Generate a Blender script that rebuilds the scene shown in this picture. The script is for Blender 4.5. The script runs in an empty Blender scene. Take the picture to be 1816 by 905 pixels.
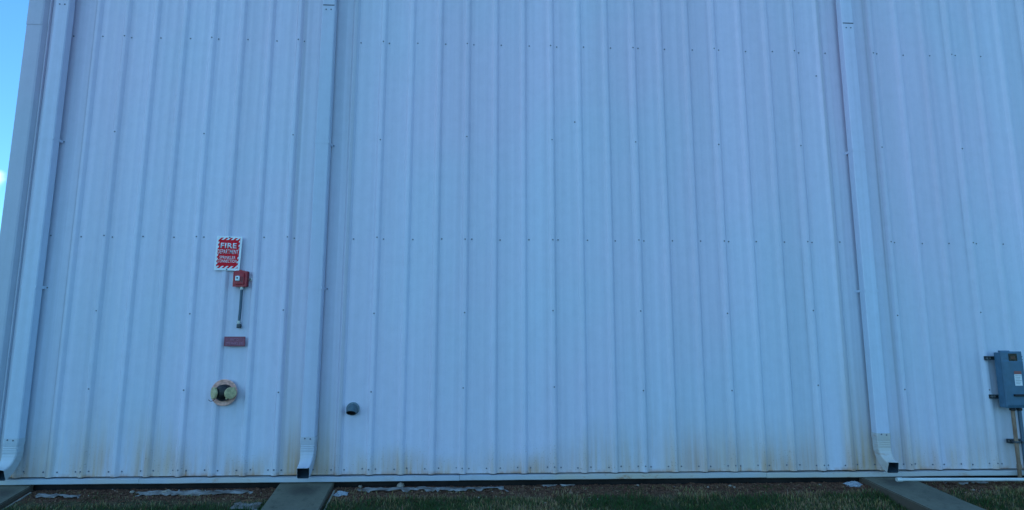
import bpy, bmesh, math, random
from mathutils import Vector, Matrix, noise as mnoise
random.seed(7)
SC = bpy.context.scene
COL = SC.collection
R = math.radians

# ------------------------------------------------------------------ helpers
class MB:
    """collects shapes, then links them as ONE mesh object"""
    def __init__(self): self.bm = bmesh.new()
    def face(self, pts):
        vs = [self.bm.verts.new(p) for p in pts]
        return self.bm.faces.new(vs)
    def grid(self, rows, close=False):
        vr = [[self.bm.verts.new(p) for p in r] for r in rows]
        for a, b in zip(vr, vr[1:]):
            n = len(a)
            for i in range(n if close else n - 1):
                j = (i + 1) % n
                self.bm.faces.new((a[i], a[j], b[j], b[i]))
        return vr
    def box(self, x0, x1, y0, y1, z0, z1, bev=0.0, M=None):
        b = bmesh.new()
        bmesh.ops.create_cube(b, size=1.0)
        bmesh.ops.scale(b, vec=(x1 - x0, y1 - y0, z1 - z0), verts=b.verts)
        bmesh.ops.translate(b, vec=((x0 + x1) / 2, (y0 + y1) / 2, (z0 + z1) / 2), verts=b.verts)
        if bev: bmesh.ops.bevel(b, geom=b.edges[:], offset=bev, segments=2, affect='EDGES', profile=.5)
        self.add(b, M)
    def add(self, b, M=None):
        if M is not None: bmesh.ops.transform(b, matrix=M, verts=b.verts)
        me = bpy.data.meshes.new('tmp'); b.to_mesh(me); b.free()
        self.bm.from_mesh(me); bpy.data.meshes.remove(me)
    def lathe(self, prof, n=28, M=None, cap0=True, cap1=True):
        """prof: (radius, height) along +z"""
        b = bmesh.new(); rows = []
        for r, h in prof:
            rows.append([b.verts.new((r * math.cos(2 * math.pi * i / n), r * math.sin(2 * math.pi * i / n), h)) for i in range(n)])
        for a, c in zip(rows, rows[1:]):
            for i in range(n):
                j = (i + 1) % n
                b.faces.new((a[i], a[j], c[j], c[i]))
        if cap0: b.faces.new(rows[0][::-1])
        if cap1: b.faces.new(rows[-1])
        bmesh.ops.recalc_face_normals(b, faces=b.faces) if (cap0 and cap1) else None
        self.add(b, M)
    def tube(self, pts, r, n=14, cap=True):
        pts = [Vector(p) for p in pts]; rows = []; up = None
        for i, p in enumerate(pts):
            t = (pts[min(i + 1, len(pts) - 1)] - pts[max(i - 1, 0)]).normalized()
            if up is None:
                up = Vector((1, 0, 0)) if abs(t.x) < .9 else Vector((0, 0, 1))
            s = t.cross(up).normalized(); u = s.cross(t).normalized(); up = u
            rr = r[i] if isinstance(r, (list, tuple)) else r
            rows.append([p + (s * math.cos(2 * math.pi * k / n) + u * math.sin(2 * math.pi * k / n)) * rr for k in range(n)])
        vr = self.grid(rows, True)
        if cap: self.bm.faces.new(vr[0][::-1]); self.bm.faces.new(vr[-1])
    def prism(self, poly, y0, y1):
        """poly in (x,z), extruded along y"""
        a = [self.bm.verts.new((x, y0, z)) for x, z in poly]
        b = [self.bm.verts.new((x, y1, z)) for x, z in poly]
        n = len(poly)
        self.bm.faces.new(a); self.bm.faces.new(b[::-1])
        for i in range(n):
            j = (i + 1) % n; self.bm.faces.new((a[j], a[i], b[i], b[j]))
    def build(self, name, mat, parent=None, smooth=False, loc=None, rot=None, fix=True):
        if fix: bmesh.ops.recalc_face_normals(self.bm, faces=self.bm.faces)
        me = bpy.data.meshes.new(name); self.bm.to_mesh(me); self.bm.free()
        if mat: me.materials.append(mat)
        if smooth:
            me.polygons.foreach_set('use_smooth', [True] * len(me.polygons))
            me.set_sharp_from_angle(angle=R(38))
        return link(name, me, parent, loc, rot)

def link(name, me, parent=None, loc=None, rot=None):
    o = bpy.data.objects.new(name, me); COL.objects.link(o)
    if parent: o.parent = parent
    if loc: o.location = loc
    if rot: o.rotation_euler = rot
    return o

def tag(o, label=None, cat=None, group=None, kind=None):
    for k, v in (('label', label), ('category', cat), ('group', group), ('kind', kind)):
        if v: o[k] = v
    return o

def thing(name, label, cat, loc=(0, 0, 0), rot=(0, 0, 0), group=None):
    o = link(name, None, None, loc, rot); return tag(o, label, cat, group)

def text_mb(body, w, h, cx, cz, y, bold=0.0, depth=.0006):
    """lettering fitted into w x h around (cx, cz) in the x-z plane facing -y"""
    cu = bpy.data.curves.new('lettering', 'FONT'); cu.body = body; cu.size = 1; cu.offset = bold
    cu.align_x = 'LEFT'; cu.space_character = 1.06; cu.resolution_u = 3
    o = bpy.data.objects.new('lettering', cu); COL.objects.link(o)
    dg = bpy.context.evaluated_depsgraph_get()
    me = bpy.data.meshes.new_from_object(o.evaluated_get(dg))
    bpy.data.objects.remove(o); bpy.data.curves.remove(cu)
    xs = [v.co.x for v in me.vertices]; ys = [v.co.y for v in me.vertices]
    sx = w / (max(xs) - min(xs)); sy = h / (max(ys) - min(ys))
    mx, my = (max(xs) + min(xs)) / 2, (max(ys) + min(ys)) / 2
    m = MB(); m.bm.from_mesh(me); bpy.data.meshes.remove(me)
    for v in m.bm.verts:
        v.co = Vector((cx + (v.co.x - mx) * sx, y, cz + (v.co.y - my) * sy))
    r = bmesh.ops.extrude_face_region(m.bm, geom=m.bm.faces[:])
    for g in r['geom']:
        if isinstance(g, bmesh.types.BMVert): g.co.y -= depth
    return m

# ------------------------------------------------------------------ materials
class NT:
    def __init__(self, name):
        self.m = bpy.data.materials.new(name); self.m.use_nodes = True
        self.t = self.m.node_tree; self.t.nodes.clear()
        self.out = self.t.nodes.new('ShaderNodeOutputMaterial')
        self.b = self.t.nodes.new('ShaderNodeBsdfPrincipled')
        self.t.links.new(self.b.outputs[0], self.out.inputs[0])
    def n(self, typ, **kw):
        x = self.t.nodes.new(typ)
        for k, v in kw.items(): setattr(x, k, v)
        return x
    def put(self, sock, v):
        if isinstance(v, bpy.types.NodeSocket): self.t.links.new(v, sock)
        elif v is not None: sock.default_value = v
    def math(self, op, a, b=None, c=None, clamp=False):
        x = self.n('ShaderNodeMath', operation=op, use_clamp=clamp)
        for s, v in zip(x.inputs, (a, b, c)): self.put(s, v)
        return x.outputs[0]
    def ramp(self, v, a, b, t0=0., t1=1.):
        x = self.n('ShaderNodeMapRange', interpolation_type='SMOOTHSTEP')
        for i, q in enumerate((v, a, b, t0, t1)): self.put(x.inputs[i], q)
        return x.outputs[0]
    def pos(self):
        g = self.n('ShaderNodeNewGeometry'); s = self.n('ShaderNodeSeparateXYZ')
        self.t.links.new(g.outputs['Position'], s.inputs[0]); return g.outputs['Position'], s.outputs
    def obj(self):
        g = self.n('ShaderNodeTexCoord'); s = self.n('ShaderNodeSeparateXYZ')
        self.t.links.new(g.outputs['Object'], s.inputs[0]); return g.outputs['Object'], s.outputs
    def noise(self, vec, scale=(1, 1, 1), s=1., det=4., rough=.55, dist=0.):
        mp = self.n('ShaderNodeMapping'); mp.inputs['Scale'].default_value = scale
        self.t.links.new(vec, mp.inputs[0])
        x = self.n('ShaderNodeTexNoise'); self.t.links.new(mp.outputs[0], x.inputs['Vector'])
        x.inputs['Scale'].default_value = s; x.inputs['Detail'].default_value = det
        x.inputs['Roughness'].default_value = rough; x.inputs['Distortion'].default_value = dist
        return x.outputs[0]
    def mix(self, f, a, b, mode='MIX'):
        x = self.n('ShaderNodeMix', data_type='RGBA', blend_type=mode)
        self.put(x.inputs[0], f)
        for s, v in ((x.inputs[6], a), (x.inputs[7], b)):
            self.put(s, (*v, 1) if isinstance(v, tuple) and len(v) == 3 else v)
        return x.outputs[2]
    def bump(self, h, strength=.3, dist=.01):
        x = self.n('ShaderNodeBump'); x.inputs['Strength'].default_value = strength; x.inputs['Distance'].default_value = dist
        self.put(x.inputs['Height'], h); self.put(self.b.inputs['Normal'], x.outputs[0])
    def done(self, col, rough=.5, metal=0., spec=.5):
        self.put(self.b.inputs['Base Color'], (*col, 1) if isinstance(col, tuple) and len(col) == 3 else col)
        self.put(self.b.inputs['Roughness'], rough); self.put(self.b.inputs['Metallic'], metal)
        self.b.inputs['Specular IOR Level'].default_value = spec
        return self.m

def simple(name, col, rough=.5, metal=0., var=.25, scale=30., spec=.5, bump=0.):
    t = NT(name); p, _ = t.obj()
    n = t.noise(p, s=scale, det=5)
    f = t.ramp(n, .25, .75, 1 - var, 1 + var * .5)
    c = t.mix(1., col, t.comb(f) if hasattr(t, 'comb') else None, 'MULTIPLY')
    if bump: t.bump(n, bump, .003)
    r = t.ramp(t.noise(p, s=scale * .4), .3, .7, max(0, rough - .1), min(1, rough + .1))
    return t.done(c, r, metal, spec)
def _comb(self, f):
    x = self.n('ShaderNodeCombineColor')
    for i in range(3): self.put(x.inputs[i], f)
    return x.outputs[0]
NT.comb = _comb

PITCH = .3048
X0 = -3.883                       # centre of rib 0
DS = (-4.49, -1.7175, 4.015)      # downspout centres

def paint_mat(name, base, stains=True, streak=1.0, z_bot=.14, rust=False):
    t = NT(name); P, S = t.pos()
    x, y, z = S[0], S[1], S[2]
    fine = t.noise(P, (22, 3, .16), 1., 4, .6)
    broad = t.noise(P, (3.2, 1, .10), 1., 3, .5)
    blot = t.noise(P, (.55, .5, .35), 1., 3, .5)
    speck = t.noise(P, (9, 9, 9), 1., 5, .7)
    c = t.mix(t.ramp(blot, .35, .65), tuple(v * k for v, k in zip(base, (1.05, .985, 1.0))), tuple(v * k for v, k in zip(base, (.95, 1.015, 1.0))))
    f = t.math('MULTIPLY', t.ramp(fine, .25, .75, 1 - .035 * streak, 1 + .025 * streak), t.ramp(broad, .25, .75, 1 - .07 * streak, 1 + .05 * streak))
    f = t.math('MULTIPLY', f, t.ramp(speck, .3, .8, 1.02, .95))
    c = t.mix(1., c, t.comb(f), 'MULTIPLY')
    c = t.mix(1., c, t.mix(t.ramp(z, .2, 5.0), (.93, .985, 1.0), (1.09, 1.015, 1.02)), 'MULTIPLY')  # vignette and sheen painted in as a tint changing with height
    if stains:
        # mud splash and rusty run-off climbing from the base
        sn = t.noise(P, (3.0, 2, .5), 1., 5, .65)
        sn2 = t.noise(P, (26, 4, .7), 1., 3, .6)
        sb = t.noise(P, (.7, .5, .3), 1., 2, .5)
        edge = t.math('ADD', z_bot + .06, t.math('MULTIPLY', t.ramp(sb, .3, .7), 1.0))
        lo = t.ramp(z, edge, z_bot, 0., 1.)
        a = t.math('MULTIPLY', lo, t.math('MULTIPLY', t.ramp(sn, .3, .66), t.ramp(sn2, .2, .75, .35, 1.)))
        a = t.math('MULTIPLY', a, .95)
        for xd, wd, hh, k in ((DS[0] + .12, .3, 1.0, .7), (DS[1] - .02, .33, 1.35, 1.), (DS[2] - .12, .28, 1.9, .95), (-3.2, .35, .8, .4), (1.05, .5, .75, .45), (2.3, .7, 1.0, .75), (3.1, .5, 1.0, .65), (5.3, .5, 1.3, .45)):
            d = t.math('ABSOLUTE', t.math('SUBTRACT', x, xd))
            g = t.math('MULTIPLY', t.ramp(d, wd, wd * .55), t.math('POWER', t.ramp(z, hh, z_bot), 1.3))
            g = t.math('MULTIPLY', g, t.math('MULTIPLY', t.ramp(sn2, .2, .8, .45, 1.), k))
            a = t.math('MAXIMUM', a, g)
        low = t.math('ADD', z, t.math('MULTIPLY', t.math('SUBTRACT', sn, .5), .55))
        dirt = t.mix(t.ramp(low, .75, .2), (.57, .51, .46), t.mix(t.ramp(t.noise(P, (4, 2, 2), 1., 3), .35, .65), (.60, .42, .26), (.52, .29, .13)))
        c = t.mix(a, c, dirt)
        # rust dribbles below the base screws and mud specks thrown up by rain
        u = t.math('MULTIPLY', t.math('ABSOLUTE', t.math('SUBTRACT', t.math('FRACT', t.math('ADD', t.math('DIVIDE', t.math('SUBTRACT', x, X0), PITCH), 20.5)), .5)), PITCH)
        dr = t.math('MULTIPLY', t.ramp(t.math('ABSOLUTE', t.math('SUBTRACT', u, .064)), .011, .003), t.math('MULTIPLY', t.ramp(z, .222, .205), t.ramp(t.noise(P, (3.3, 1, .2), 1., 2), .50, .68, 0., .6)))
        c = t.mix(dr, c, (.36, .16, .06))
        sk = t.math('MULTIPLY', t.ramp(t.noise(P, (75, 40, 75), 1., 2, .5), .64, .70), t.math('MULTIPLY', t.ramp(z, .62, .16), t.ramp(sn, .35, .6, .1, .75)))
        c = t.mix(sk, c, (.26, .16, .09))
        # grey grime beside each spout, plus painted shade on the rib slopes facing it
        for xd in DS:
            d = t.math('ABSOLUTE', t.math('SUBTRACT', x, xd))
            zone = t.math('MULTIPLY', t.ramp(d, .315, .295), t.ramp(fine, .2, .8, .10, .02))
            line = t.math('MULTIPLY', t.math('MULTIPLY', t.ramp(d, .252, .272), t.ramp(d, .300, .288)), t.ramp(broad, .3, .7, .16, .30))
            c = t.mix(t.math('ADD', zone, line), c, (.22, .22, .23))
        # thin dirt line just above the base edge, rustier in places
        rl = t.math('MULTIPLY', t.ramp(z, z_bot + .06, z_bot - .01, 0., 1.), t.ramp(t.noise(P, (5, 1, 1), 1., 4, .7), .44, .62, .05, .9))
        c = t.mix(rl, c, (.40, .16, .05))
    if rust:
        rl = t.ramp(t.noise(P, (6, 6, 14), 1., 5, .7), .56, .68, 0., .8)
        yl = t.math('ADD', t.ramp(t.noise(P, (1.0, 1, 1), 1., 3, .6), .4, .65, .1, .55), t.ramp(x, -.2, 1.2, 0., .3))
        c = t.mix(yl, c, (.53, .46, .36)); c = t.mix(t.math('MULTIPLY', rl, yl), c, (.36, .15, .06))
    # slow ripples of thin sheet metal
    h = t.math('ADD', t.math('MULTIPLY', t.noise(P, (5, 1, .45), 1., 2, .5), 1.), t.math('MULTIPLY', t.noise(P, (1.6, 1, .8), 1., 2), 1.5))
    t.bump(h, .35, .012)
    return t.done(c, t.ramp(fine, .3, .7, .34, .46), 0., .42)

WALLC = (.665, .645, .745)
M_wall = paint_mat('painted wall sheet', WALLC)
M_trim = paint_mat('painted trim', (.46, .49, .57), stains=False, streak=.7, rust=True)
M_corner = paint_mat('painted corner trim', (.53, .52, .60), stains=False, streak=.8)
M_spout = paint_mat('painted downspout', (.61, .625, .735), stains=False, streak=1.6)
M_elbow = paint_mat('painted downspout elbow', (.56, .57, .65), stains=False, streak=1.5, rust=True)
M_roof = simple('roof sheet', (.42, .46, .50), .45, 0, .15, 3)
M_screw = simple('weathered screw', (.17, .18, .22), .55, .2, .3, 300)
M_dark = simple('dark steel', (.022, .024, .03), .5, .4, .3, 60)
M_strut = simple('galvanised strut', (.10, .115, .13), .5, .6, .35, 60)
M_found = simple('dirty shade-dark foundation', (.018, .013, .012), .95, 0, .5, 9)  # dirt-stained, and darkened further for the shadow gap under the trim
M_white = simple('white sign face', (.83, .85, .87), .4, 0, .06, 14)
M_red = simple('red sign face', (.78, .003, .020), .5, 0, .12, 25, spec=.2)
M_redp = simple('red enamel', (.42, .007, .02), .38, 0, .15, 60)
M_redd = simple('red enamel dull', (.30, .006, .018), .5, 0, .2, 60)
M_plaque = simple('maroon plaque', (.30, .085, .125), .6, 0, .25, 70, bump=.2)
M_plaquel = simple('maroon plaque lettering', (.42, .17, .24), .6, 0, .2, 70)
M_lens = simple('strobe lens', (.75, .80, .83), .12, 0, .25, 120, spec=.8)
M_zinc = simple('zinc fitting', (.50, .50, .50), .35, .7, .25, 120)
M_cond = simple('grey flexible conduit', (.075, .12, .165), .5, 0, .2, 90)
M_brass = simple('weathered brass plate', (.88, .45, .36), .5, .0, .35, 28, bump=.1)
M_cap = simple('tarnished brass cap', (.54, .44, .23), .5, .0, .35, 40, bump=.1)
M_bronze = simple('dark bronze body', (.022, .022, .024), .42, .3, .4, 40)
M_coup = simple('grey coupling', (.15, .215, .25), .4, 0, .25, 40)
M_lining = simple('shade-dark spout lining', (.035, .06, .085), .6, 0, .6, 14)  # inside of the elbow painted dark for the shade in its mouth
M_vent = simple('grey plastic pipe', (.075, .125, .15), .4, 0, .25, 40)
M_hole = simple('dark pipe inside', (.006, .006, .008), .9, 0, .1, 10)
M_ebox = simple('grey enclosure paint', (.058, .14, .215), .42, 0, .14, 16)
M_label = simple('white label', (.72, .74, .76), .5, 0, .08, 60)
M_labelr = simple('faded red label band', (.30, .10, .09), .5, 0, .3, 160)
M_ind = simple('worn amber plate', (.13, .05, .025), .5, 0, .5, 120)
M_window = simple('dark window', (.012, .012, .014), .2, 0, .3, 60)
M_pvc = simple('white plastic pipe', (.58, .61, .61), .35, 0, .14, 8)

def rusty():
    t = NT('rust stained conduit'); P, S = t.pos()
    n = t.noise(P, (30, 30, 7), 1., 5, .7)
    c = t.mix(t.ramp(n, .35, .65), (.34, .235, .165), (.20, .115, .075))
    c = t.mix(t.ramp(S[2], .35, .05, 0, .7), c, (.14, .085, .05))
    t.bump(n, .25, .002); return t.done(c, .75, .1)
M_rusty = rusty()

def concrete():
    t = NT('weathered concrete'); P, S = t.pos()
    a = t.noise(P, (2.2, 2.2, 2.2), 1., 5, .6); b = t.noise(P, (16, 16, 16), 1., 6, .7); d = t.noise(P, (110, 110, 110), 1., 3, .6)
    c = t.mix(t.ramp(a, .3, .7), (.085, .082, .058), (.135, .125, .088))
    c = t.mix(t.ramp(b, .52, .74, 0, .8), c, (.045, .042, .032))
    c = t.mix(t.ramp(d, .35, .7, 0, .35), c, (.17, .155, .12))
    for xd in DS:      # wet dark patch where each spout drips
        e = t.math('SQRT', t.math('ADD', t.math('POWER', t.math('MULTIPLY', t.math('SUBTRACT', x_ := S[0], xd + (.06 if xd > 0 else 0)), .62), 2.), t.math('POWER', t.math('ADD', S[1], .17), 2.)))
        e = t.math('ADD', e, t.math('MULTIPLY', t.math('SUBTRACT', b, .5), .22))
        c = t.mix(t.ramp(e, .13, .03, 0, .7), c, (.045, .036, .03))
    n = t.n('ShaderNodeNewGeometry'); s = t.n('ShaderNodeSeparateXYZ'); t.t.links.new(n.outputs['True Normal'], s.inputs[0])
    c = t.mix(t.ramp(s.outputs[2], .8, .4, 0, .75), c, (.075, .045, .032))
    t.bump(t.math('ADD', b, t.math('MULTIPLY', d, .5)), .45, .006)
    return t.done(c, t.ramp(b, .3, .7, .75, .92))
M_conc = concrete()

def ground_mat():
    t = NT('soil and turf'); P, S = t.pos()
    a = t.noise(P, (4, 6, 4), 1., 5, .65); b = t.noise(P, (28, 34, 28), 1., 6, .7); g = t.noise(P, (.5, .5, .5), 1., 4, .6)
    soil = t.mix(t.ramp(b, .3, .7), (.065, .029, .018), (.15, .076, .047))
    soil = t.mix(t.ramp(b, .70, .80, 0, .6), soil, (.20, .15, .12))
    turf = t.mix(t.ramp(b, .3, .7), (.028, .036, .016), (.075, .07, .036))
    turf = t.mix(t.ramp(g, .4, .65), turf, (.06, .065, .028))
    yy = t.math('ADD', S[1], t.math('MULTIPLY', t.math('SUBTRACT', a, .5), .3))
    inside = t.ramp(yy, -.32, -.18)
    c = t.mix(inside, turf, soil)
    gap_shade = t.ramp(S[1], -.06, .03, 0, .65)  # soil painted darker at the wall to deepen the shadow under the trim
    c = t.mix(gap_shade, c, (.025, .017, .014))
    t.bump(b, .8, .02)
    return t.done(c, .95, 0, .2)
M_ground = ground_mat()

def footing_mat():
    t = NT('pale exposed footing'); P, S = t.pos()
    a = t.noise(P, (9, 22, 9), 1., 6, .65); b = t.noise(P, (60, 60, 60), 1., 4, .6)
    c = t.mix(t.ramp(a, .3, .68), (.07, .05, .042), (.29, .275, .27))
    c = t.mix(t.ramp(b, .3, .75, 0, .4), c, (.12, .09, .07))
    t.bump(a, .5, .012); return t.done(c, .8)
M_foot = footing_mat()
M_stone = simple('pale stone', (.30, .245, .20), .9, 0, .45, 60, bump=.4)
M_board = simple('weathered form board', (.26, .235, .20), .85, 0, .4, 30)
M_plastic = simple('crumpled plastic film', (.27, .29, .33), .3, 0, .4, 60)

def vcol_mat(name, rough=.8):
    t = NT(name); a = t.n('ShaderNodeVertexColor'); a.layer_name = 'tint'
    t.done(a.outputs[0], rough, 0, .25); return t.m
M_grass = vcol_mat('grass blades'); M_litter = vcol_mat('ground litter', .95)

# ------------------------------------------------------------------ ground
def gz(x, y):
    """height of the soil: falls away from the wall, then levels out"""
    s = -y
    if s <= 0: return .035 - min(.03, .5 * y)
    if s < .8: z = .05 - .25 * s - .015 * max(0, 1 - s / .06)
    elif s < 2.8:
        u = (s - .8) / 2.; z = -.15 - .25 * 2. * (u - u * u / 2)*.5
    else: z = -.275
    return z
def gzn(x, y):
    s = -y
    k = min(1, max(0, s + .02) * 8) * (1 if s < 3 else max(0, 1 - (s - 3) / 3))
    return gz(x, y) + k * (.012 * mnoise.noise((x * 2.3, y * 3, 0)) + .012 * mnoise.noise((x * 9, y * 11, 3)) + .006 * mnoise.noise((x * 31, y * 33, 7)))
def steps(a, b, d):
    n = max(1, round((b - a) / d)); return [a + (b - a) * i / n for i in range(n + 1)]
gx = [-400, -150, -60, -25, -14, -10, -8] + steps(-6.6, 8, .035) + [9, 11, 15, 26, 60, 150, 400]
gy = [-400, -150, -60, -25, -14, -9] + steps(-6, -1.4, .25) + steps(-1.2, .06, .03) + [.2, 1, 5, 14, 30, 80, 160, 400]
m = MB(); m.grid([[(x, y, gzn(x, y)) for x in gx] for y in gy])
ground = m.build('ground', M_ground, smooth=True); tag(ground, kind='structure')

# ------------------------------------------------------------------ the building
ZB, ZT = .156, 7.3
XL, XR, YB = -4.886, 10.2, 12.0
bld = thing('metal_building', 'long white ribbed metal building filling the view behind everything', 'building', (0, 0, 0))
RH = .030
def rib(c, off=0.):
    h = .0075 / math.hypot(.0235, RH)         # rolled corners
    dx, dy = .0235 * h, RH * h
    L = [(c - .049, off), (c - .0405 , off - .0012), (c - .041 + dx, off - dy), (c - .0175 - dx, -RH + dy + off), (c - .0165, -RH + off + .001), (c - .0095, -RH + off)]
    return L + [(2 * c - x, y) for x, y in L[::-1]]
def minor(c): return [(c - .018, 0), (c - .011, -.0016), (c + .011, -.0016), (c + .018, 0)]
def sheet_profile(k0):
    c = X0 + k0 * PITCH; o = -.0025
    p = [(c - .062, o), *rib(c, o), (c + .061, o * .2)]
    for j in range(3):
        b = c + j * PITCH
        if j: p += rib(b)
        p += minor(b + PITCH / 3) + minor(b + 2 * PITCH / 3)
    e = c + 3 * PITCH
    p += [*rib(e)[:4], (e - .0175, -RH + .0006)]
    return p
zs = [ZB] + steps(.4, 6.0, .2) + [6.6, ZT]
panels = {}
for k0 in range(-3, 45, 3):
    pr = sheet_profile(k0); m = MB()
    rr = random.Random(k0)
    ph = rr.random() * 9
    rows = []
    for z in zs:
        rows.append([(x, y + .0010 * math.sin(z * 1.7 + x * 3 + ph) + .0022 * mnoise.noise((x * 2.6, ph, z * .75)) + .0010 * mnoise.noise((x * 7, ph + 4, z * 2.4)), z) for x, y in pr])
    m.grid(rows)
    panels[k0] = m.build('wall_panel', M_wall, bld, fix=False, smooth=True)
# sides, back and roof, seen only from elsewhere
def side(xa):
    m = MB(); ys = []
    c = .25
    pr = [(.0, 0)]
    while c < YB - .2: pr += [(c - .047, 0), (c - .0175, RH), (c + .0175, RH), (c + .047, 0)]; c += PITCH
    pr += [(YB, 0)]
    s = -1 if xa < 0 else 1
    m.grid([[(xa + s * d - s * .04, yy, z) for yy, d in pr] for z in (ZB, ZT)])
    m.face([(xa - s * .04, 0, ZT), (xa - s * .04, YB, ZT), (xa - s * .04, YB / 2, ZT + .9)])
    m.build('side_wall', M_wall, bld)
side(XL); side(XR)
m = MB(); m.face([(XL, YB, ZB), (XR, YB, ZB), (XR, YB, ZT), (XL, YB, ZT)]); m.build('back_wall', M_wall, bld)
m = MB()
m.grid([[(x, y, z) for x in (XL - .15, XR + .15)] for y, z in ((-.16, ZT + .03), (YB / 2, ZT + .95), (YB + .16, ZT + .03))])
m.build('roof', M_roof, bld)
m = MB(); m.grid([[(x, y, z) for x in (XL - .1, XR + .1)] for y, z in ((-.004, ZT - .02), (-.02, ZT - .16), (-.15, ZT - .16), (-.17, ZT + .0), (-.16, ZT + .02))])
m.build('gutter', M_trim, bld)
# foundation set back under the sheets
m = MB(); m.box(XL + .05, XR - .05, .035, YB - .05, -.4, .143); m.build('foundation', M_found, bld)
# base trim in ten foot lengths
tx = [XL + .01, -3.319, -.252, 2.826, 5.9, 8.97, XR]
for a, b in zip(tx, tx[1:]):
    m = MB(); dz = random.uniform(-.003, .003)
    pts = [(.034, .146 + dz), (-.040, .144 + dz), (-.044, .141 + dz), (-.045, .102 + dz), (-.040, .097 + dz), (.03, .098 + dz)]
    xs = steps(a + .001, b - .0015, .12)
    m.grid([[(x, y + (.0015 * mnoise.noise((x * 2.1, 1, 5)) if y < -.03 else 0), z + .004 * mnoise.noise((x * .7, 0, 2)) + .0016 * mnoise.noise((x * 4.1, 0, 9))) for y, z in pts] for x in xs])
    o = m.build('base_trim', M_trim, bld)
# corner trim: box section, slanted return and thin bright lip
def ctrim(z0, z1, d=0):
    m = MB()
    pts = [(-.052, .12), (-.055, -.052), (-.050, -.056), (.092, -.056), (.108, -.050), (.135, -.012), (.139, -.010), (.141, -.020), (.152, -.021), (.157, -.004)]
    m.grid([[(XL + .052 + x - (.002 if d else 0), y - d, z) for x, y in pts] for z in (z0, z1)])
    return m.build('corner_trim', M_corner, bld)
ctrim(.1, 4.80); ctrim(4.77, ZT, .003)

# screws: the hundred that show largest are objects, the rest one mesh
CAM = Vector((0, -6.0507, 1.473))
def screw_bm(b, M):
    s = MB(); s.lathe([(.0078, 0), (.0078, .0014), (.0065, .0022)], 10); s.lathe([(.0048, .002), (.0048, .0058), (.003, .0066)], 6)
    bmesh.ops.transform(s.bm, matrix=M, verts=s.bm.verts)
    me = bpy.data.meshes.new('tmp'); s.bm.to_mesh(me); s.bm.free(); b.from_mesh(me); bpy.data.meshes.remove(me)
spots = []
for k in range(-3, 33):
    seam = k % 3 == 0; c = X0 + k * PITCH; p = k - (k % 3)
    J = lambda s=.006: random.uniform(-s, s)
    hid = any(abs(c - d) < .09 for d in DS)
    if k > -3:
        spots.append((c + .064 + J(), -.001, .205 + J(), p)); spots.append((c - .064 + J(), -.001, .205 + J(), p if not seam else p - 3))
        if k != 7: spots.append((c + .063 + J(), -.001, 2.506 + J(), p)); spots.append((c + .063 + J(), -.001, 4.677 + J(), p))
    if seam:
        for z in (.21, 2.51, 4.68) if k > -3 else (): spots.append((c + J(.004), -RH - .002, z + J(), p))
        for z in (.975, 1.745, 3.588): spots.append((c + J(.004), -RH - .002, z + J(.03), p))
for x, z in ((.946, 3.811), (3.68, 4.40)): spots.append((x, -.001, z, 3 * math.floor((x - X0) / PITCH / 3)))
RX = Matrix.Rotation(R(90), 4, 'X')
b = bmesh.new(); screw_bm(b, RX); sme = bpy.data.meshes.new('screw'); b.to_mesh(sme); b.free(); sme.materials.append(M_screw)
spots = [s for s in spots if -4.68 < s[0] < 5.75]
spots.sort(key=lambda s: (Vector(s[:3]) - CAM).length)
rest = bmesh.new()
NIND = 88
for i, (x, y, z, p) in enumerate(spots):
    if i < NIND and p in panels:
        o = link('screw', sme, panels[p], (x, y, z))
    else: screw_bm(rest, Matrix.Translation((x, y, z)) @ RX)
for z in (4.95, 4.2, 3.45, 2.7, 1.95, 1.2, .5):
    screw_bm(rest, Matrix.Translation((XL + .147, -.021, z)) @ RX)
for i in range(16):
    screw_bm(rest, Matrix.Translation((XL - .004, .02, .35 + .31 * i + random.uniform(-.04, .04))) @ Matrix.Rotation(R(-90), 4, 'Y'))
me = bpy.data.meshes.new('screw'); rest.to_mesh(me); rest.free(); me.materials.append(M_screw)
tag(link('screw', me, bld), kind='stuff')

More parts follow.
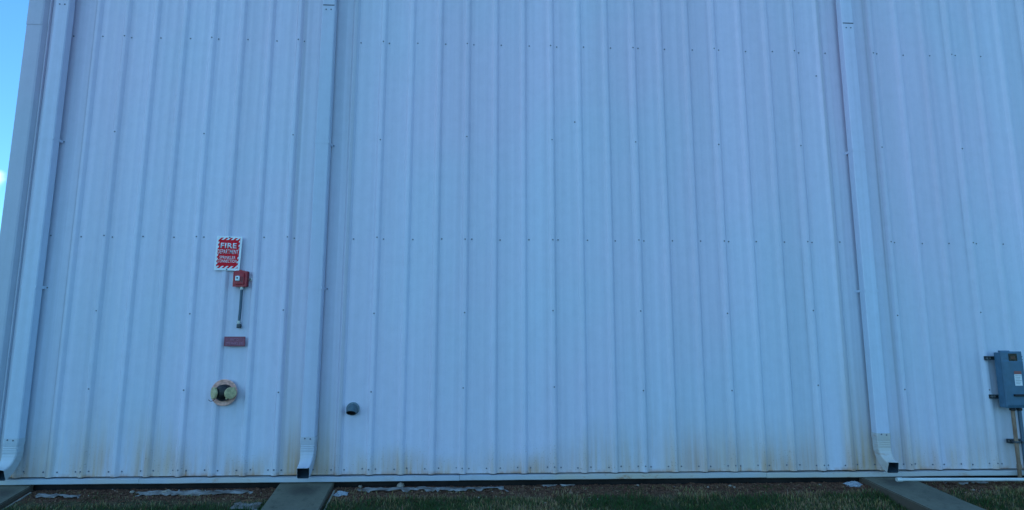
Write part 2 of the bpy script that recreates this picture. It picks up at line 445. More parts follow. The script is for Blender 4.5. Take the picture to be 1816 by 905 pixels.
# ------------------------------------------------------------------ downspouts
def rect(w, d, c=.008):
    return [(-w + c, -d), (w - c, -d), (w, -d + c), (w, d - c), (w - c, d), (-w + c, d), (-w, d - c), (-w, -d + c)]
def downspout(x, label, zj, bend, seed):
    rr = random.Random(seed)
    t = thing('downspout', label, 'downspout', (x, 0, 0), group='downspouts on the wall')
    W_, D_ = .069, .047; yc = -.0345 - D_
    def seg(z0, z1, k):
        m = MB(); rows = []
        for z in steps(z0, z1, .5):
            rows.append([(px * k + .0015 * mnoise.noise((z * .8, seed, 0)), yc + py * k, z) for px, py in rect(W_, D_)])
        m.grid(rows, True); return m
    seg(.50, zj, 1.).build('pipe', M_spout, t)
    up = seg(zj - .03, ZT - .15, .955).build('pipe', M_spout, t)
    # collar crimps at the two joints
    m = MB(); m.box(-.060, .060, yc - D_ - .0012, yc - D_ + .004, zj - .004, zj + .006); m.build('joint_gap', M_dark, t)
    # elbow sweeping forward, open at its end
    Rr = .19; za = .405; m = MB(); rows = []; inner = []
    cr = lambda i: 1.0 - .035 * (i % 2)
    path = [(0, z, 0, 1.045) for z in (.535, .50)] + [(0, z, 0, cr(i)) for i, z in enumerate((.47, .46, .45, .44, .43, .42, .41, .40))]
    n = 14
    for i in range(n + 1):
        a = R(bend) * i / n
        path.append((-Rr * (1 - math.cos(a)), za - Rr * math.sin(a), a, cr(i) if i < 7 else 1.0 + .022 * (i - 7)))
    for j, (dy, z, a, k) in enumerate(path):
        last = j == len(path) - 1
        row = []; rin = []
        wk = k if j < 12 else k * (1 - .022 * (j - 11))
        for px, py in rect(W_ * wk, D_ * k):
            jz = rr.uniform(-.016, .014) if last and py < 0 else (rr.uniform(-.003, .003) if last else 0)
            # frame: local depth axis turns with the bend
            row.append((px, yc + dy + py * math.cos(a) - jz * math.sin(a), z - py * math.sin(a) * -1 * -1 - jz * math.cos(a)) if False else
                       (px, yc + dy + py * math.cos(a) - jz * math.sin(a), z + -py * math.sin(a) - jz * math.cos(a)))
            q = .965
            rin.append((px * q, yc + dy + py * q * math.cos(a) - jz * math.sin(a), z + -py * q * math.sin(a) - jz * math.cos(a)))
        rows.append(row); inner.append(rin)
    vr = m.grid(rows, True)
    rim = [m.bm.verts.new(p) for p in inner[-1]]
    a = vr[-1]
    for i in range(8):
        j = (i + 1) % 8; m.bm.faces.new((a[i], a[j], rim[j], rim[i]))
    el = m.build('elbow', M_elbow, t, fix=True)
    m = MB(); m.grid(inner, True); m.build('lining', M_lining, el)
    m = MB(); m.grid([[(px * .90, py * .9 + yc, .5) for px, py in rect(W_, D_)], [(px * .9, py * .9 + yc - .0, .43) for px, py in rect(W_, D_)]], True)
    m.face([(px * .9, py * .9 + yc, .43) for px, py in rect(W_, D_)]); m.build('inner_shadow_plug', M_hole, t).name = 'shadow_plug'  # dark plug added inside the pipe, standing in for its shade
    for z in (zj - .05, .52):
        for sx in (-.026, .026):
            o = link('screw', sme, t, (sx, yc - D_ * (1.045 if z < 1 else 1) - .0005, z + rr.uniform(-.006, .006)))
    # wall straps
    for z in (3.50, 1.98):
        m = MB(); u = [(-W_ - .035, -.004), (-W_ - .002, -.004), (-W_ - .002, yc - D_ - .0015), (W_ + .002, yc - D_ - .0015), (W_ + .002, -.004), (W_ + .035, -.004)]
        m.grid([[(a, b_, zz) for a, b_ in u] for zz in (z - .014, z + .014)])
        s = m.build('strap', M_spout, t)
        link('screw', sme, s, (W_ + .02, -.0062, z))
    return t
downspout(DS[0], 'white downspout beside the left corner trim of the building', 5.02, 74, 1)
downspout(DS[1], 'white downspout between the fire sign and the round grey vent pipe', 5.03, 76, 2)
downspout(DS[2], 'white downspout nearest the grey electrical box', 4.97, 76, 3)

# ------------------------------------------------------------------ splash ramps
def ramp(pts, slope, length, label, th=.17):
    """pts: two corners at the wall, then the outward direction"""
    (xa, xb), (dx, dy) = pts
    m = MB(); n = 16; top = []; bot = []
    L = steps(0, length, length / n)
    def row(s, z, ins):
        r = []
        for q in steps(0, 1, .1):
            xx = xa + (xb - xa) * q
            e = .006 * mnoise.noise((s * 6, xa + (3 if q > .5 else 0), 4)) if q in (0., 1.) else 0
            r.append((xx + dx * s + e, -.004 + dy * s, z + (.004 * mnoise.noise((q * 5, s * 6, xa)) if ins else 0)))
        return r
    rows = [row(s, .094 + slope * dy * s, 1) for s in L]
    vr = m.grid(rows)
    low = [row(s, .094 + slope * dy * s - th, 0) for s in L]
    vl = m.grid(low)
    edge_t = [r[0] for r in vr] + vr[-1][1:] + [r[-1] for r in vr[::-1][1:]] + vr[0][-2:0:-1]
    edge_b = [r[0] for r in vl] + vl[-1][1:] + [r[-1] for r in vl[::-1][1:]] + vl[0][-2:0:-1]
    for i in range(len(edge_t)):
        j = (i + 1) % len(edge_t); m.bm.faces.new((edge_t[i], edge_t[j], edge_b[j], edge_b[i]))
    bmesh.ops.recalc_face_normals(m.bm, faces=m.bm.faces)
    es = [e for e in m.bm.edges if len(e.link_faces) == 2 and e.calc_face_angle(0) > 1.0 and (e.verts[0].co.z + e.verts[1].co.z) / 2 > min(v.co.z for v in m.bm.verts) + .0 and all(v in set(edge_t) for v in e.verts)]
    bmesh.ops.bevel(m.bm, geom=es, offset=.008, segments=2, affect='EDGES')
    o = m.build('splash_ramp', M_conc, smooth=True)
    return tag(o, label, 'splash block', 'concrete splash ramps under the downspouts')
ramp(((-4.86, -4.318), (-.05, -1)), .25, 1.15, 'concrete splash ramp at the left corner of the building')
ramp(((-1.995, -1.475), (0, -1)), .25, 1.25, 'concrete splash ramp below the downspout beside the fire sign')
ramp(((3.80, 4.295), (.2, -1)), .15, 1.15, 'concrete splash ramp with the white plastic pipe resting on it', .2)
def board(x0, y0, x1, y1, label):
    m = MB(); n = Vector((y1 - y0, x0 - x1)).normalized() * .007
    L = steps(0, 1, .1); rows = []
    for s in L:
        x, y = x0 + (x1 - x0) * s, y0 + (y1 - y0) * s; z = gz(x, y) + .008 + .003 * mnoise.noise((s * 4, x0, 0))
        rows.append([(x - n.x, y - n.y, z - .06), (x - n.x, y - n.y, z), (x + n.x, y + n.y, z), (x + n.x, y + n.y, z - .06)])
    vr = m.grid(rows, True); m.bm.faces.new(vr[0]); m.bm.faces.new(vr[-1][::-1])
    tag(m.build('form_board', M_board), label, 'board', 'thin boards left along the ramps')
board(-1.448, -.10, -1.440, -.9, 'thin pale board along the right edge of the ramp beside the fire sign')
board(-4.285, -.08, -4.31, -.75, 'thin pale board along the edge of the left corner ramp')

# ------------------------------------------------------------------ fire department sign
sg = thing('fire_sign', 'red and white fire department sprinkler connection sign on the wall', 'sign', (-2.633, -.036, 2.336), (0, R(1.6), 0))
W_, H_ = .255, .352
m = MB(); m.box(-W_ / 2, W_ / 2, -.003, .0, -H_ / 2, H_ / 2, .0008); m.build('plate', M_white, sg)
fx0, fx1, fz0, fz1 = -W_ * .43, W_ * .425, -H_ * .435, H_ * .455
m = MB(); m.face([(fx0, -.0036, fz0), (fx1, -.0036, fz0), (fx1, -.0036, fz1), (fx0, -.0036, fz1)]); m.build('red_field', M_red, sg)
def clip(poly, x0, x1, z0, z1):
    for ax, lim, sgn in ((0, x0, 1), (0, x1, -1), (1, z0, 1), (1, z1, -1)):
        out = []
        for i in range(len(poly)):
            p, q = poly[i], poly[(i + 1) % len(poly)]
            dp, dq = (p[ax] - lim) * sgn, (q[ax] - lim) * sgn
            if dp >= 0: out.append(p)
            if dp * dq < 0:
                u = dp / (dp - dq); out.append((p[0] + (q[0] - p[0]) * u, p[1] + (q[1] - p[1]) * u))
        poly = out
        if len(poly) < 3: return None
    return poly
hi, lo_ = MB(), MB(); bw = .022; bx = .011
for i in range(-12, 14):
    c = i * .047 + .012; w = .011
    par = [(c - w - .3, -.3 * .9), (c + w - .3, -.3 * .9), (c + w + .3, .3 * .9), (c - w + .3, .3 * .9)]
    for rc in ((fx0, fx1, fz1 - bw, fz1), (fx0, fx1, fz0, fz0 + bw), (fx0, fx0 + bx, fz0 + bw, fz1 - bw), (fx1 - bx, fx1, fz0 + bw, fz1 - bw)):
        q = clip(par, *rc)
        if q and rc[3] - rc[2] > .1:      # the longest line of lettering runs across the side borders
            zc = H_ / 2 - H_ * .455; q1, q2 = clip(par, rc[0], rc[1], rc[2], zc - .028), clip(par, rc[0], rc[1], zc + .028, rc[3])
            for qq, mm in ((q1, lo_), (q2, hi)):
                if qq: mm.face([(a, -.0041, z) for a, z in qq])
            continue
        if q: (hi if rc[2] > 0 else lo_).face([(a, -.0041, z) for a, z in q])
hi.build('hazard_stripes', M_white, sg); lo_.build('hazard_stripes', M_white, sg)
top = H_ / 2
for body, w, h, fz, bold in (('FIRE', .160, .054, .275, .022), ('DEPARTMENT', .206, .043, .455, .004), ('SPRINKLER', .158, .030, .622, .0), ('CONNECTION', .188, .031, .728, .0)):
    text_mb(body, w, h, -.002, top - H_ * fz, -.0046, bold).build('lettering', M_white, sg)
for z in (top - .012, -top + .010):
    link('screw', sme, sg, (0, -.003, z))

# ------------------------------------------------------------------ red strobe with conduit
ft = thing('fire_alarm_strobe', 'red strobe box under the fire sign with conduit running down', 'alarm', (-2.487, -.002, 2.075))
m = MB(); m.box(-.066, .066, -.055, 0.0, -.078, .078, .006); m.build('back_box', M_redd, ft)
m = MB()
m.prism([(-.068, -.082), (.068, -.082), (.068, .070), (.040, .082), (.016, .082), (.010, .090), (-.010, .090), (-.016, .082), (-.040, .082), (-.068, .070)], -.066, -.055)
m.box(-.045, .045, -.078, -.066, -.06, .058, .006)
m.build('face_plate', M_redp, ft)
for k in range(3):
    pass
m = MB()
for z in (-.03, -.018, -.006, .006): m.box(.020, .036, -.0795, -.0781, z, z + .005)
m.build('sounder_slots', M_dark, ft)
m = MB(); m.box(-.036, .008, -.098, -.078, -.026, .026, .009); ln = m.build('strobe_lens', M_lens, ft)
m = MB(); m.box(-.022, -.006, -.1, -.0985, -.004, .012); m.build('flash_tube', M_dark, ln)
for sx in (-1, 1):
    m = MB(); m.lathe([(.017, 0), (.017, .006), (.0085, .0065)], 18, Matrix.Translation((sx * .084, -.006, -.002)) @ RX)
    m.box(min(sx * .06, sx * .084), max(sx * .06, sx * .084), -.012, -.006, -.013, .011)
    e = m.build('mounting_ear', M_zinc, ft); link('screw', sme, e, (sx * .084, -.0125, -.002))
m = MB(); m.tube([(.010, -.03, -.085), (.010, -.03, -.30), (.004, -.03, -.445)], .0135, 14)
cd = m.build('conduit', M_cond, ft, smooth=True)
for z, x, hh in ((-.108, .010, .030), (-.452, .0035, .030)):
    m = MB(); m.lathe([(.017, 0), (.017, .010), (.020, .010), (.020, .020), (.017, .020), (.017, hh)], 16, Matrix.Translation((x, -.03, z)))
    m.build('connector', M_zinc, cd, smooth=True)
m = MB(); m.box(-.014, .022, -.045, 0, -.495, -.452, .008); m.tube([(.015, -.03, -.478), (.034, -.028, -.474)], .006, 10)
m.build('elbow_fitting', M_strut, ft)

# ------------------------------------------------------------------ small plaque
pq = thing('plaque', 'small faded maroon plaque below the conduit, its lettering hardly readable', 'plaque', (-2.509, -.036, 1.4475))
m = MB(); m.box(-.103, .103, -.004, 0, -.048, .048, .001); m.build('plate', M_plaque, pq)
m = MB()
for a in ((-.099, .099, .043, .0455), (-.099, .099, -.0455, -.043), (-.099, -.0965, -.043, .043), (.0965, .099, -.043, .043)): m.box(a[0], a[1], -.0052, -.0042, a[2], a[3])
m.build('border', M_redd, pq)
text_mb('AUTO', .085, .028, -.004, .019, -.0042, .02, .0008).build('lettering', M_plaquel, pq)
text_mb('SPRINKLER', .172, .030, -.002, -.023, -.0042, .02, .0008).build('lettering', M_plaquel, pq)

# ------------------------------------------------------------------ fire department connection
fd = thing('fire_hose_inlet', 'round brass plate with two capped fire hose inlets on the wall', 'hose inlet', (-2.578, 0, .950))
m = MB(); m.lathe([(.127, .0), (.129, .006), (.128, .012), (.121, .0135), (.118, .0115), (.075, .0115), (.070, .016), (.02, .016)], 56, Matrix.Translation((0, -.033, 0)) @ RX)
m.build('plate', M_brass, fd, smooth=True)
m = MB(); rr = random.Random(5)
for i in range(20):   # worn raised marks around the upper rim: unreadable in the photograph
    a = R(150 - i * 6.3); M = Matrix.Translation((math.cos(a) * .098, -.0455, math.sin(a) * .098)) @ Matrix.Rotation(-(a - R(90)), 4, 'Y')
    if i in (5, 12): continue
    w = rr.uniform(.0025, .0045)
    m.box(-w, w, -.0012, .0012, -.007, .007, M=M)
m.build('worn_marks', M_brass, fd)
m = MB(); m.lathe([(.080, .0), (.080, .045), (.070, .062), (.047, .078), (.02, .084)], 36, Matrix.Translation((.008, -.045, 0)) @ RX)
for sx in (-1, 1):
    D = Matrix.Translation((sx * .012 + .016, -.048, .0)) @ Matrix.Rotation(sx * R(44), 4, 'Z') @ RX
    m.lathe([(.048, 0), (.043, .05), (.043, .078), (.05, .080), (.05, .090)], 28, D)
m.box(-.016, .016, -.128, -.09, -.05, .045, .01)
m.build('inlet_body', M_bronze, fd, smooth=True)
for sx in (-1, 1):
    D = Matrix.Translation((sx * .012 + .016, -.048, .0)) @ Matrix.Rotation(sx * R(44), 4, 'Z') @ RX
    m = MB(); m.lathe([(.0535, .084), (.0555, .087), (.0555, .103), (.052, .107), (.012, .1085)], 36, D)
    c = m.build('cap', M_cap, fd, smooth=True)
    for a in (55, 235):
        m = MB(); M = D @ Matrix.Rotation(R(a), 4, 'Z'); m.box(.051, .068, -.007, .007, .089, .101, .003, M=M)
        m.build('lug', M_cap, c)
m = MB()
ch = [(-.055, -.10, -.058)]
for i in range(9): ch.append((-.068 - .008 * i, -.10 + .004 * i, -.068 - .012 * math.sin(i / 8 * math.pi)))
m.tube(ch, .003, 6); m.build('chain', M_bronze, fd)

# ------------------------------------------------------------------ vent pipe
vp = thing('vent_pipe', 'short grey vent pipe with round dark mouth sticking out of the wall', 'pipe', (-1.322, 0, .785))
m = MB(); m.lathe([(.064, 0.), (.064, .020), (.061, .025), (.050, .025)], 36, RX); m.build('coupling', M_coup, vp, smooth=True)
m = MB(); pts = []; Rb = .05
for i in range(9):
    a = R(58) * i / 8; pts.append((0, -.025 - Rb * math.sin(a), -Rb * (1 - math.cos(a))))
d = Vector((0, -math.cos(R(58)), -math.sin(R(58))))
pts += [tuple(Vector(pts[-1]) + d * .012)]
rad = [.050] * 8 + [.050, .050]
m.tube(pts, rad, 32, cap=False); m.build('bend', M_vent, vp, smooth=True)
m = MB(); pin = pts[4:]; m.tube(pin[::-1], .0445, 32, cap=False)
q = MB(); 
vr = [[v.co.copy() for v in m.bm.verts]]
m.bm.verts.ensure_lookup_table()
m.bm.faces.new([m.bm.verts[i] for i in range(len(m.bm.verts) - 32, len(m.bm.verts))])
m.build('mouth', M_hole, vp, smooth=True, fix=False)
q.bm.free()
m = MB()
e0, e1 = Vector(pts[-1]), d
u = Vector((1, 0, 0)); w = e1.cross(u)
ring = lambda r: [e0 + (u * math.cos(2 * math.pi * k / 32) + w * math.sin(2 * math.pi * k / 32)) * r for k in range(32)]
m.grid([ring(.050), ring(.0445)], True); m.build('mouth_rim', M_vent, vp)

# ------------------------------------------------------------------ electrical box
eb = thing('electrical_box', 'grey electrical disconnect box on black struts at the right edge', 'electrical box', (5.42, 0, 1.068))
def strut(x0, x1, z, nm='strut'):
    m = MB(); y0, y1 = -.074, -.033; h = .0205
    m.box(x0, x1, y1 - .003, y1, z - h, z + h); m.box(x0, x1, y0, y1 - .003, z + h - .003, z + h); m.box(x0, x1, y0, y1 - .003, z - h, z - h + .003)
    m.box(x0, x1, y0, y0 + .003, z + .011, z + h - .003); m.box(x0, x1, y0, y0 + .003, z - h + .003, z - .011)
    s = m.build(nm, M_strut, eb)
    for xx in (x0 + .025, x0 + .055):
        m = MB(); m.lathe([(.010, 0), (.010, .012)], 6, Matrix.Translation((xx, -.036, z)) @ RX); m.build('bolt', M_zinc, s)
strut(-.185, .20, .212); strut(-.178, .20, -.182)
bx0, bx1, bz0, bz1 = -.112, .112, -.286, .284
m = MB(); m.box(bx0, bx1, -.150, -.0745, bz0, bz1 - .012, .006); m.box(bx0 + .04, bx0 + .12, -.14, -.085, bz1 - .012, bz1 + .008, .004)
m.build('body', M_ebox, eb)
m = MB()
prof = [(bz0 - .002, -.151), (bz0 + .002, -.162), (bz0 + .03, -.172), (bz1 - .105, -.172), (bz1 - .085, -.167), (bz1 - .01, -.167), (bz1 - .002, -.160), (bz1, -.151)]
xs = [(bx0 - .002, 0), (bx0 + .006, 1), (bx1 - .006, 1), (bx1 + .002, 0)]
m.grid([[(x, (y if k else max(y, -.157)), z) for x, k in xs] for z, y in prof])
m.build('door', M_ebox, eb)
m = MB(); m.box(-.038, .052, -.1705, -.166, .185, .262, .002); wn = m.build('window', M_window, eb)
m = MB(); m.box(-.018, .032, -.1715, -.1706, .205, .236); m.build('indicator_plate', M_ind, wn)
m = MB(); m.box(-.004, .074, -.1735, -.1722, -.062, .052); lb = m.build('label', M_label, eb)
m = MB(); m.box(-.004, .074, -.1741, -.1736, .053, .084); m.build('label_band', M_labelr, lb)
m = MB()
for i in range(6): m.box(.004, .066 - .008 * (i % 3), -.1742, -.1737, .036 - i * .016, .039 - i * .016)
m.build('label_print', M_strut, lb)
m = MB(); m.box(-.035, .095, -.192, -.170, -.168, -.147, .004); m.build('handle', M_dark, eb)
for x, mat, zz in ((-.004, M_rusty, -1.03), (.068, M_cond, -1.03)):
    m = MB(); r = .0175
    m.tube([(x, -.105, -.29), (x, -.105, -.6), (x + .004, -.100, -.85), (x + .004, -.092, zz)], r, 16)
    c = m.build('conduit', mat, eb, smooth=True)
    m = MB(); m.lathe([(.024, 0), (.026, .006), (.026, .022), (.022, .028)], 18, Matrix.Translation((x, -.105, -.318))); m.build('connector', M_dark, c, smooth=True)
m = MB(); m.lathe([(.0215, 0), (.0215, .05)], 16, Matrix.Translation((.0, -.102, -.90))); m.build('coupling', M_rusty, eb, smooth=True)
strut(-.045, .20, -.630)
for x in (-.002, .070):
    m = MB(); m.box(x - .026, x + .026, -.128, -.075, -.640, -.620, .003); m.build('pipe_clamp', M_strut, eb)

# ------------------------------------------------------------------ white pipe on the ground
pp = thing('plastic_pipe', 'long white plastic pipe lying along the base trim at right', 'pipe')
m = MB(); m.tube([(4.10, -.14, .0905), (4.6, -.138, .086), (5.5, -.135, .077), (7.6, -.13, .068)], .0165, 16, cap=False); m.build('pipe', M_pvc, pp, smooth=True)
m = MB(); m.tube([(4.098, -.14, .0905), (4.15, -.14, .09)], .021, 16); m.build('end_cap', M_pvc, pp, smooth=True)
m = MB(); m.tube([(5.50, -.135, .077), (5.57, -.135, .0765)], .021, 16); m.build('coupling', M_pvc, pp, smooth=True)

# dark peg past the left corner
bk = thing('wall_peg', 'small dark rod sticking out past the left building corner', 'bracket', (XL - .002, .03, 2.475))
m = MB(); m.tube([(.0, 0, 0), (-.07, 0, .004)], .007, 8); m.build('rod', M_dark, bk)
m = MB(); m.box(-.006, .0, -.02, .02, -.03, .03, .002); m.build('base_plate', M_dark, bk)

# ------------------------------------------------------------------ things lying by the wall
def patch(name, x0, x1, y0, y1, label, seed, holes=.30, mat=None):
    """broken, low sheet of pale footing showing through the soil"""
    m = MB(); nx = max(8, int((x1 - x0) / .022)); ny = max(4, int((y1 - y0) / .014))
    V = {}
    def h(i, j):
        x = x0 + (x1 - x0) * i / nx; y = y0 + (y1 - y0) * j / ny
        ex = min(i, nx - i) / nx * 4; ey = min(j, ny - j) / ny * 2.2
        e = min(1, ex, ey)
        v = .5 + .5 * mnoise.noise((x * 7, y * 16, seed)) + .3 * mnoise.noise((x * 23, y * 40, seed + 3))
        return x, y, e * 1.25 + v * .75 - .62
    for i in range(nx + 1):
        for j in range(ny + 1):
            x, y, q = h(i, j)
            if q > holes:
                x += .006 * mnoise.noise((x * 40, y * 40, 1)); y += .005 * mnoise.noise((x * 40, y * 40, 8))
                V[i, j] = m.bm.verts.new((x, y, gzn(x, y) + .004 + min(.016, (q - holes) * .05) + .003 * mnoise.noise((x * 50, y * 60, 2))))
    for i in range(nx):
        for j in range(ny):
            k = [(i, j), (i + 1, j), (i + 1, j + 1), (i, j + 1)]
            if all(q in V for q in k): m.bm.faces.new([V[q] for q in k])
            elif sum(q in V for q in k) == 3: m.bm.faces.new([V[q] for q in k if q in V])
    for v in [v for v in m.bm.verts if not v.link_faces]: m.bm.verts.remove(v)
    return tag(m.build(name, mat or M_foot, smooth=True), label, 'concrete', 'pale patches of concrete showing through the soil')
patch('concrete_patch', -4.24, -3.72, -.22, -.10, 'ragged pale concrete patch just right of the left corner ramp', 1)
patch('concrete_patch', -3.45, -2.1, -.19, -.045, 'broken pale concrete patch below the round brass plate', 2, .36)
patch('concrete_patch', -2.34, -1.99, -.47, -.27, 'small pale patch against the left edge of the ramp near the fire sign', 3, .26)
patch('concrete_patch', -1.36, .34, -.155, -.045, 'longest pale concrete strip, right of the ramp near the fire sign', 4, .16)
patch('concrete_patch', .40, 1.05, -.075, -.02, 'thin pale concrete sliver midway along the base trim', 5, .42)
patch('concrete_patch', 4.55, 5.15, -.12, -.05, 'dim pale patch under the white plastic pipe', 6, .45)

def stone(x, y, r, label, seed, sq=.7):
    b = bmesh.new(); bmesh.ops.create_icosphere(b, subdivisions=3, radius=1)
    for v in b.verts:
        n = 1 + .28 * mnoise.noise(v.co * 1.3 + Vector((seed, 0, 0))) + .1 * mnoise.noise(v.co * 3.5 + Vector((seed, 4, 0)))
        v.co = Vector((v.co.x * r * n * 1.15, v.co.y * r * n * .9, v.co.z * r * n * sq))
    m = MB(); m.bm.free(); m.bm = b
    o = m.build('stone', M_stone, smooth=True, loc=(x, y, gzn(x, y) + r * sq * .55), rot=(0, 0, seed))
    tag(o, label, 'stone', 'stones lying along the foot of the wall')
stone(-.826, -.02, .036, 'largest brown stone, lying behind the long pale concrete strip', 1.3, .85)
stone(-1.22, -.01, .022, 'brown stone between the ramp and the biggest stone', 2.1)
stone(2.43, -.08, .015, 'pale pebble in the bare soil right of the middle of the wall', 3.7)
stone(2.46, -.115, .013, 'pale pebble in front of another pebble right of the middle', 4.4)
stone(2.2, -.10, .010, 'tiny pale pebble left of two other pebbles', 5.2)
stone(1.51, -.06, .012, 'tiny pale pebble near the middle of the base trim', 6.2)
stone(-3.02, -.10, .036, 'flat pale stone in the soil below the left wall panels', 7.1, .5)
stone(-3.35, -.085, .022, 'small brown stone left of the flat pale stone', 8.9)
stone(4.83, -.20, .013, 'small pale pebble in front of the plastic pipe', 9.4)
stone(5.16, -.19, .010, 'tiny pale pebble in front of the plastic pipe below the conduits', 10.1)

def scrap(x, y, w, label, seed):
    m = MB(); n = 14; rows = []
    for i in range(n + 1):
        r = []
        for j in range(n + 1):
            a, b_ = i / n - .5, j / n - .5
            xx = x + a * w * (1 + .3 * mnoise.noise((b_ * 3, seed, 0))); yy = y + b_ * w * .5 * (1 + .3 * mnoise.noise((a * 3, seed, 4)))
            hgt = .5 + .5 * mnoise.noise((a * 4 + seed, b_ * 4, 2)) + .35 * mnoise.noise((a * 11 + seed, b_ * 11, 5))
            r.append((xx, yy, gzn(xx, yy) + .004 + max(0, hgt) * .04 * max(0, 1 - (a * a + b_ * b_) * 3.6)))
        rows.append(r)
    m.grid(rows)
    tag(m.build('plastic_scrap', M_plastic, smooth=False), label, 'litter', 'scraps of crumpled plastic')
scrap(3.68, -.09, .17, 'crumpled pale plastic scrap beside the ramp that holds the white pipe', 1)
scrap(-1.37, -.16, .13, 'crumpled pale plastic scrap beside the ramp near the fire sign', 2)

# ------------------------------------------------------------------ grass and litter (uncountable)
def in_ramp(x, y):
    if -4.95 < x < -4.29 and y > -1.2: return True
    if -2.0 < x < -1.445 and y > -1.27: return True
    q = -y * .2
    return 3.79 + q < x < 4.31 + q and y > -1.17
def scatter(name, mat, label, gen, count):
    vs, fs, cs = [], [], []
    for _ in range(count):
        g = gen()
        if not g: continue
        pts, faces, col = g; o = len(vs)
        vs += pts; fs += [tuple(o + i for i in f) for f in faces]; cs += col
    me = bpy.data.meshes.new(name); me.from_pydata(vs, [], fs)
    a = me.color_attributes.new('tint', 'FLOAT_COLOR', 'POINT')
    a.data.foreach_set('color', [v for c in cs for v in (*c, 1.)])
    me.materials.append(mat); o = link(name, me); tag(o, label, name.replace('_', ' '), kind='stuff'); return o
rg = random.Random(11)
def blade():
    x = rg.uniform(-6.0, 7.8); y = -.09 - (rg.random() ** 1.35) * 1.15
    if in_ramp(x, y): return
    edge = .245 + .055 * mnoise.noise((x * 1.3, 0, 3)) + .035 * mnoise.noise((x * 5, 0, 6)) + (.07 if x < -2 else 0) - (.05 if x > 4.3 else 0)
    d = -y - edge
    cl = mnoise.noise((x * 3.2, y * 5, 1)) + .5 * mnoise.noise((x * 11, y * 13, 4))
    if d < 0 and rg.random() > .10 + .5 * max(0, cl): return
    if d >= 0 and rg.random() > min(1., .45 + d * 4 + cl * .6): return
    h = rg.uniform(.022, .052) * (1 + .35 * cl) * (.6 if d < 0 else 1)
    green = mnoise.noise((x * 1.1, y * 2.5, 9)) + .6 * mnoise.noise((x * 5, y * 6, 12)) + rg.uniform(-.5, .5) - (.45 if d < .05 else 0)
    if green > .0: c = (.022 + rg.random() * .022, .055 + rg.random() * .05, .014 + rg.random() * .012)
    elif green > -.30: c = (.06 + rg.random() * .05, .062 + rg.random() * .04, .024)
    else: c = (.21 + rg.random() * .17, .15 + rg.random() * .12, .075 + rg.random() * .06)
    if h < 0.01: return
    if rg.random() < .015 and d > 0: h *= 1.7
    a = rg.uniform(0, 6.283); lean = h * rg.uniform(.15, 1.0); w = rg.uniform(.0013, .0026)
    ux, uy = math.cos(a), math.sin(a); px, py = -uy * w, ux * w
    z = gzn(x, y) - .003
    p = [(x - px, y - py, z), (x + px, y + py, z), (x + ux * lean * .35 + px * .8, y + uy * lean * .35 + py * .8, z + h * .6), (x + ux * lean * .35 - px * .8, y + uy * lean * .35 - py * .8, z + h * .6), (x + ux * lean, y + uy * lean, z + h)]
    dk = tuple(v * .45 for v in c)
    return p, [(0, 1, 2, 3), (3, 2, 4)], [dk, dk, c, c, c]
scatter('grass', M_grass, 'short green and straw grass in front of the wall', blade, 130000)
def chip():
    x = rg.uniform(-5.2, 7.5); y = -abs(rg.gauss(0, .13)) - .0
    if y < -.5 or in_ramp(x, y): return
    s = rg.uniform(.003, .010) * (1 + (rg.random() < .04) * 1.0)
    t_ = rg.random()
    c = (.075, .032, .020) if t_ < .55 else ((.125, .060, .036) if t_ < .93 else ((.20, .12, .075) if t_ < .995 else (.38, .35, .32)))
    k = rg.uniform(.7, 1.3); c = tuple(v * k for v in c)
    z = gzn(x, y); a = rg.uniform(0, 6.28); L = s * rg.choice((1, 1, 1.6, 3.2))
    ca, sa = math.cos(a), math.sin(a); hh = s * rg.uniform(.4, .9)
    q = lambda u, v, w: (x + u * ca - v * sa, y + u * sa + v * ca, z + w)
    p = [q(-L, -s * .5, 0), q(L, -s * .6, 0), q(L * .8, s * .6, 0), q(-L * .9, s * .5, 0), q(-L * .5, 0, hh), q(L * .4, .1 * s, hh * .9)]
    return p, [(0, 1, 5, 4), (1, 2, 5), (2, 3, 4, 5), (3, 0, 4)], [c] * 6
scatter('litter', M_litter, 'dirt clods and dead bits strewn along the wall', chip, 18000)

# ------------------------------------------------------------------ sky, sun, camera
SUN_EL, SUN_AZ = R(36), R(38)       # behind the building, to the right (azimuth from +y toward +x)
w = bpy.data.worlds.new('World'); SC.world = w; w.use_nodes = True
nt = w.node_tree; nt.nodes.clear()
out = nt.nodes.new('ShaderNodeOutputWorld'); bg = nt.nodes.new('ShaderNodeBackground'); sky = nt.nodes.new('ShaderNodeTexSky')
sky.sky_type = 'NISHITA'; sky.sun_disc = False; sky.sun_elevation = SUN_EL; sky.sun_rotation = SUN_AZ
sky.air_density = 1.0; sky.dust_density = .25; sky.ozone_density = 1.6
tint = nt.nodes.new('ShaderNodeMix'); tint.data_type = 'RGBA'; tint.blend_type = 'MULTIPLY'; tint.inputs[0].default_value = 1
tint.inputs[7].default_value = (.74, 1.50, 1.95, 1)
nt.links.new(sky.outputs[0], tint.inputs[6])
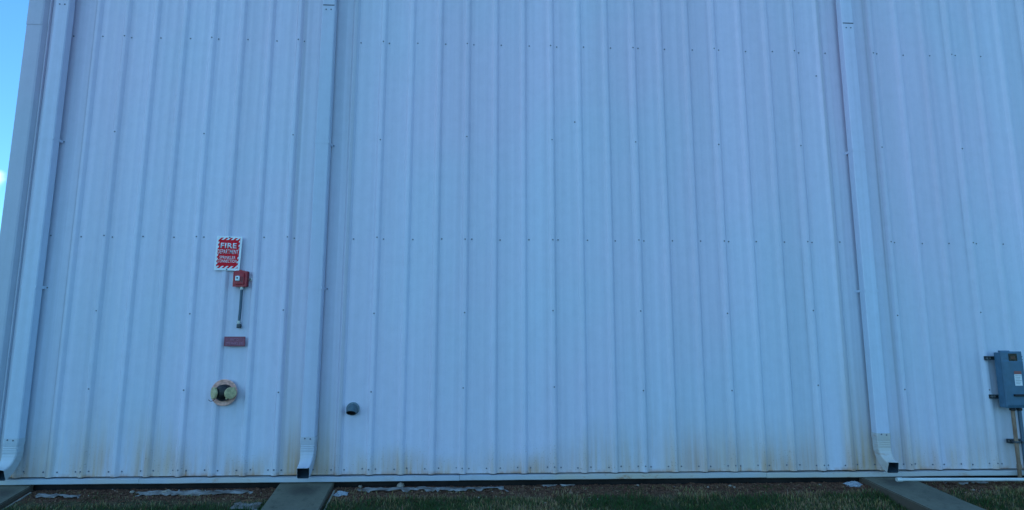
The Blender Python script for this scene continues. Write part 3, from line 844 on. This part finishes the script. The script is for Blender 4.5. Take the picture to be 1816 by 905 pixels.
# a few small low clouds
tc = nt.nodes.new('ShaderNodeTexCoord')
mp = nt.nodes.new('ShaderNodeMapping'); mp.inputs['Scale'].default_value = (1, 1, 2.6); nt.links.new(tc.outputs['Generated'], mp.inputs[0])
cn = nt.nodes.new('ShaderNodeTexNoise'); cn.inputs['Scale'].default_value = 7; cn.inputs['Detail'].default_value = 7; nt.links.new(mp.outputs[0], cn.inputs['Vector'])
def mth(op, a, b):
    x = nt.nodes.new('ShaderNodeMath'); x.operation = op
    for s, v in zip(x.inputs, (a, b)):
        if isinstance(v, (int, float)): s.default_value = v
        else: nt.links.new(v, s)
    return x.outputs[0]
dt = nt.nodes.new('ShaderNodeVectorMath'); dt.operation = 'DISTANCE'; nt.links.new(tc.outputs['Generated'], dt.inputs[0])
dt.inputs[1].default_value = (-.6290, .7500, .2045)
mr = nt.nodes.new('ShaderNodeMapRange'); mr.interpolation_type = 'SMOOTHSTEP'
nt.links.new(mth('ADD', dt.outputs['Value'], mth('MULTIPLY', mth('SUBTRACT', cn.outputs[0], .5), -.06)), mr.inputs[0])
mr.inputs[1].default_value = .017; mr.inputs[2].default_value = .004; mr.inputs[3].default_value = 0; mr.inputs[4].default_value = .8
cl = nt.nodes.new('ShaderNodeMix'); cl.data_type = 'RGBA'; nt.links.new(mr.outputs[0], cl.inputs[0]); nt.links.new(tint.outputs[2], cl.inputs[6]); cl.inputs[7].default_value = (9, 9.6, 10.5, 1)
# unseen bright clouds added over the open side to light the wall
sp = nt.nodes.new('ShaderNodeSeparateXYZ'); nt.links.new(tc.outputs['Generated'], sp.inputs[0])
c2 = nt.nodes.new('ShaderNodeTexNoise'); c2.inputs['Scale'].default_value = 2.2; c2.inputs['Detail'].default_value = 6; nt.links.new(mp.outputs[0], c2.inputs['Vector'])
def rng(v, a, b, lo, hi):
    x = nt.nodes.new('ShaderNodeMapRange'); x.interpolation_type = 'SMOOTHSTEP'; nt.links.new(v, x.inputs[0])
    for i, q in enumerate((a, b, lo, hi)): x.inputs[i + 1].default_value = q
    return x.outputs[0]
side_ = rng(mth('ADD', mth('MULTIPLY', sp.outputs[1], .83), mth('MULTIPLY', sp.outputs[0], .55)), .0, -.62, 0, 1)
mask = mth('MULTIPLY', mth('MULTIPLY', side_, rng(c2.outputs[0], .44, .6, 0, .85)), rng(sp.outputs[2], .0, .12, 0, 1))
cb = nt.nodes.new('ShaderNodeMix'); cb.data_type = 'RGBA'; nt.links.new(mask, cb.inputs[0]); nt.links.new(cl.outputs[2], cb.inputs[6]); cb.inputs[7].default_value = (5.4, 10.4, 16.5, 1)
nt.links.new(cb.outputs[2], bg.inputs[0]); bg.inputs[1].default_value = .15; nt.links.new(bg.outputs[0], out.inputs[0])
sl = bpy.data.lights.new('sun', 'SUN'); sl.energy = 3.0; sl.angle = R(.5); sl.color = (1, .95, .87)
so = bpy.data.objects.new('sun', sl); COL.objects.link(so)
dirv = Vector((math.sin(SUN_AZ) * math.cos(SUN_EL), math.cos(SUN_AZ) * math.cos(SUN_EL), math.sin(SUN_EL)))
so.rotation_euler = dirv.to_track_quat('Z', 'Y').to_euler(); so.location = dirv * 40

cam = bpy.data.cameras.new('camera'); co = bpy.data.objects.new('camera', cam); COL.objects.link(co)
cam.sensor_fit = 'HORIZONTAL'; cam.sensor_width = 36; cam.lens = 36 * 1035.9957 / 1816; cam.clip_start = .05; cam.clip_end = 2000
PT, YW, RO = .1430, .0436, .0009
co.matrix_world = Matrix.Translation(CAM) @ Matrix.Rotation(-YW, 4, 'Z') @ Matrix.Rotation(math.pi / 2 + PT, 4, 'X') @ Matrix.Rotation(RO, 4, 'Z')
SC.camera = co
SC.view_settings.view_transform = 'Standard'; SC.view_settings.look = 'None'; SC.view_settings.exposure = 0; SC.view_settings.gamma = 1
SC.render.engine = 'CYCLES'
SC.cycles.max_bounces = 6
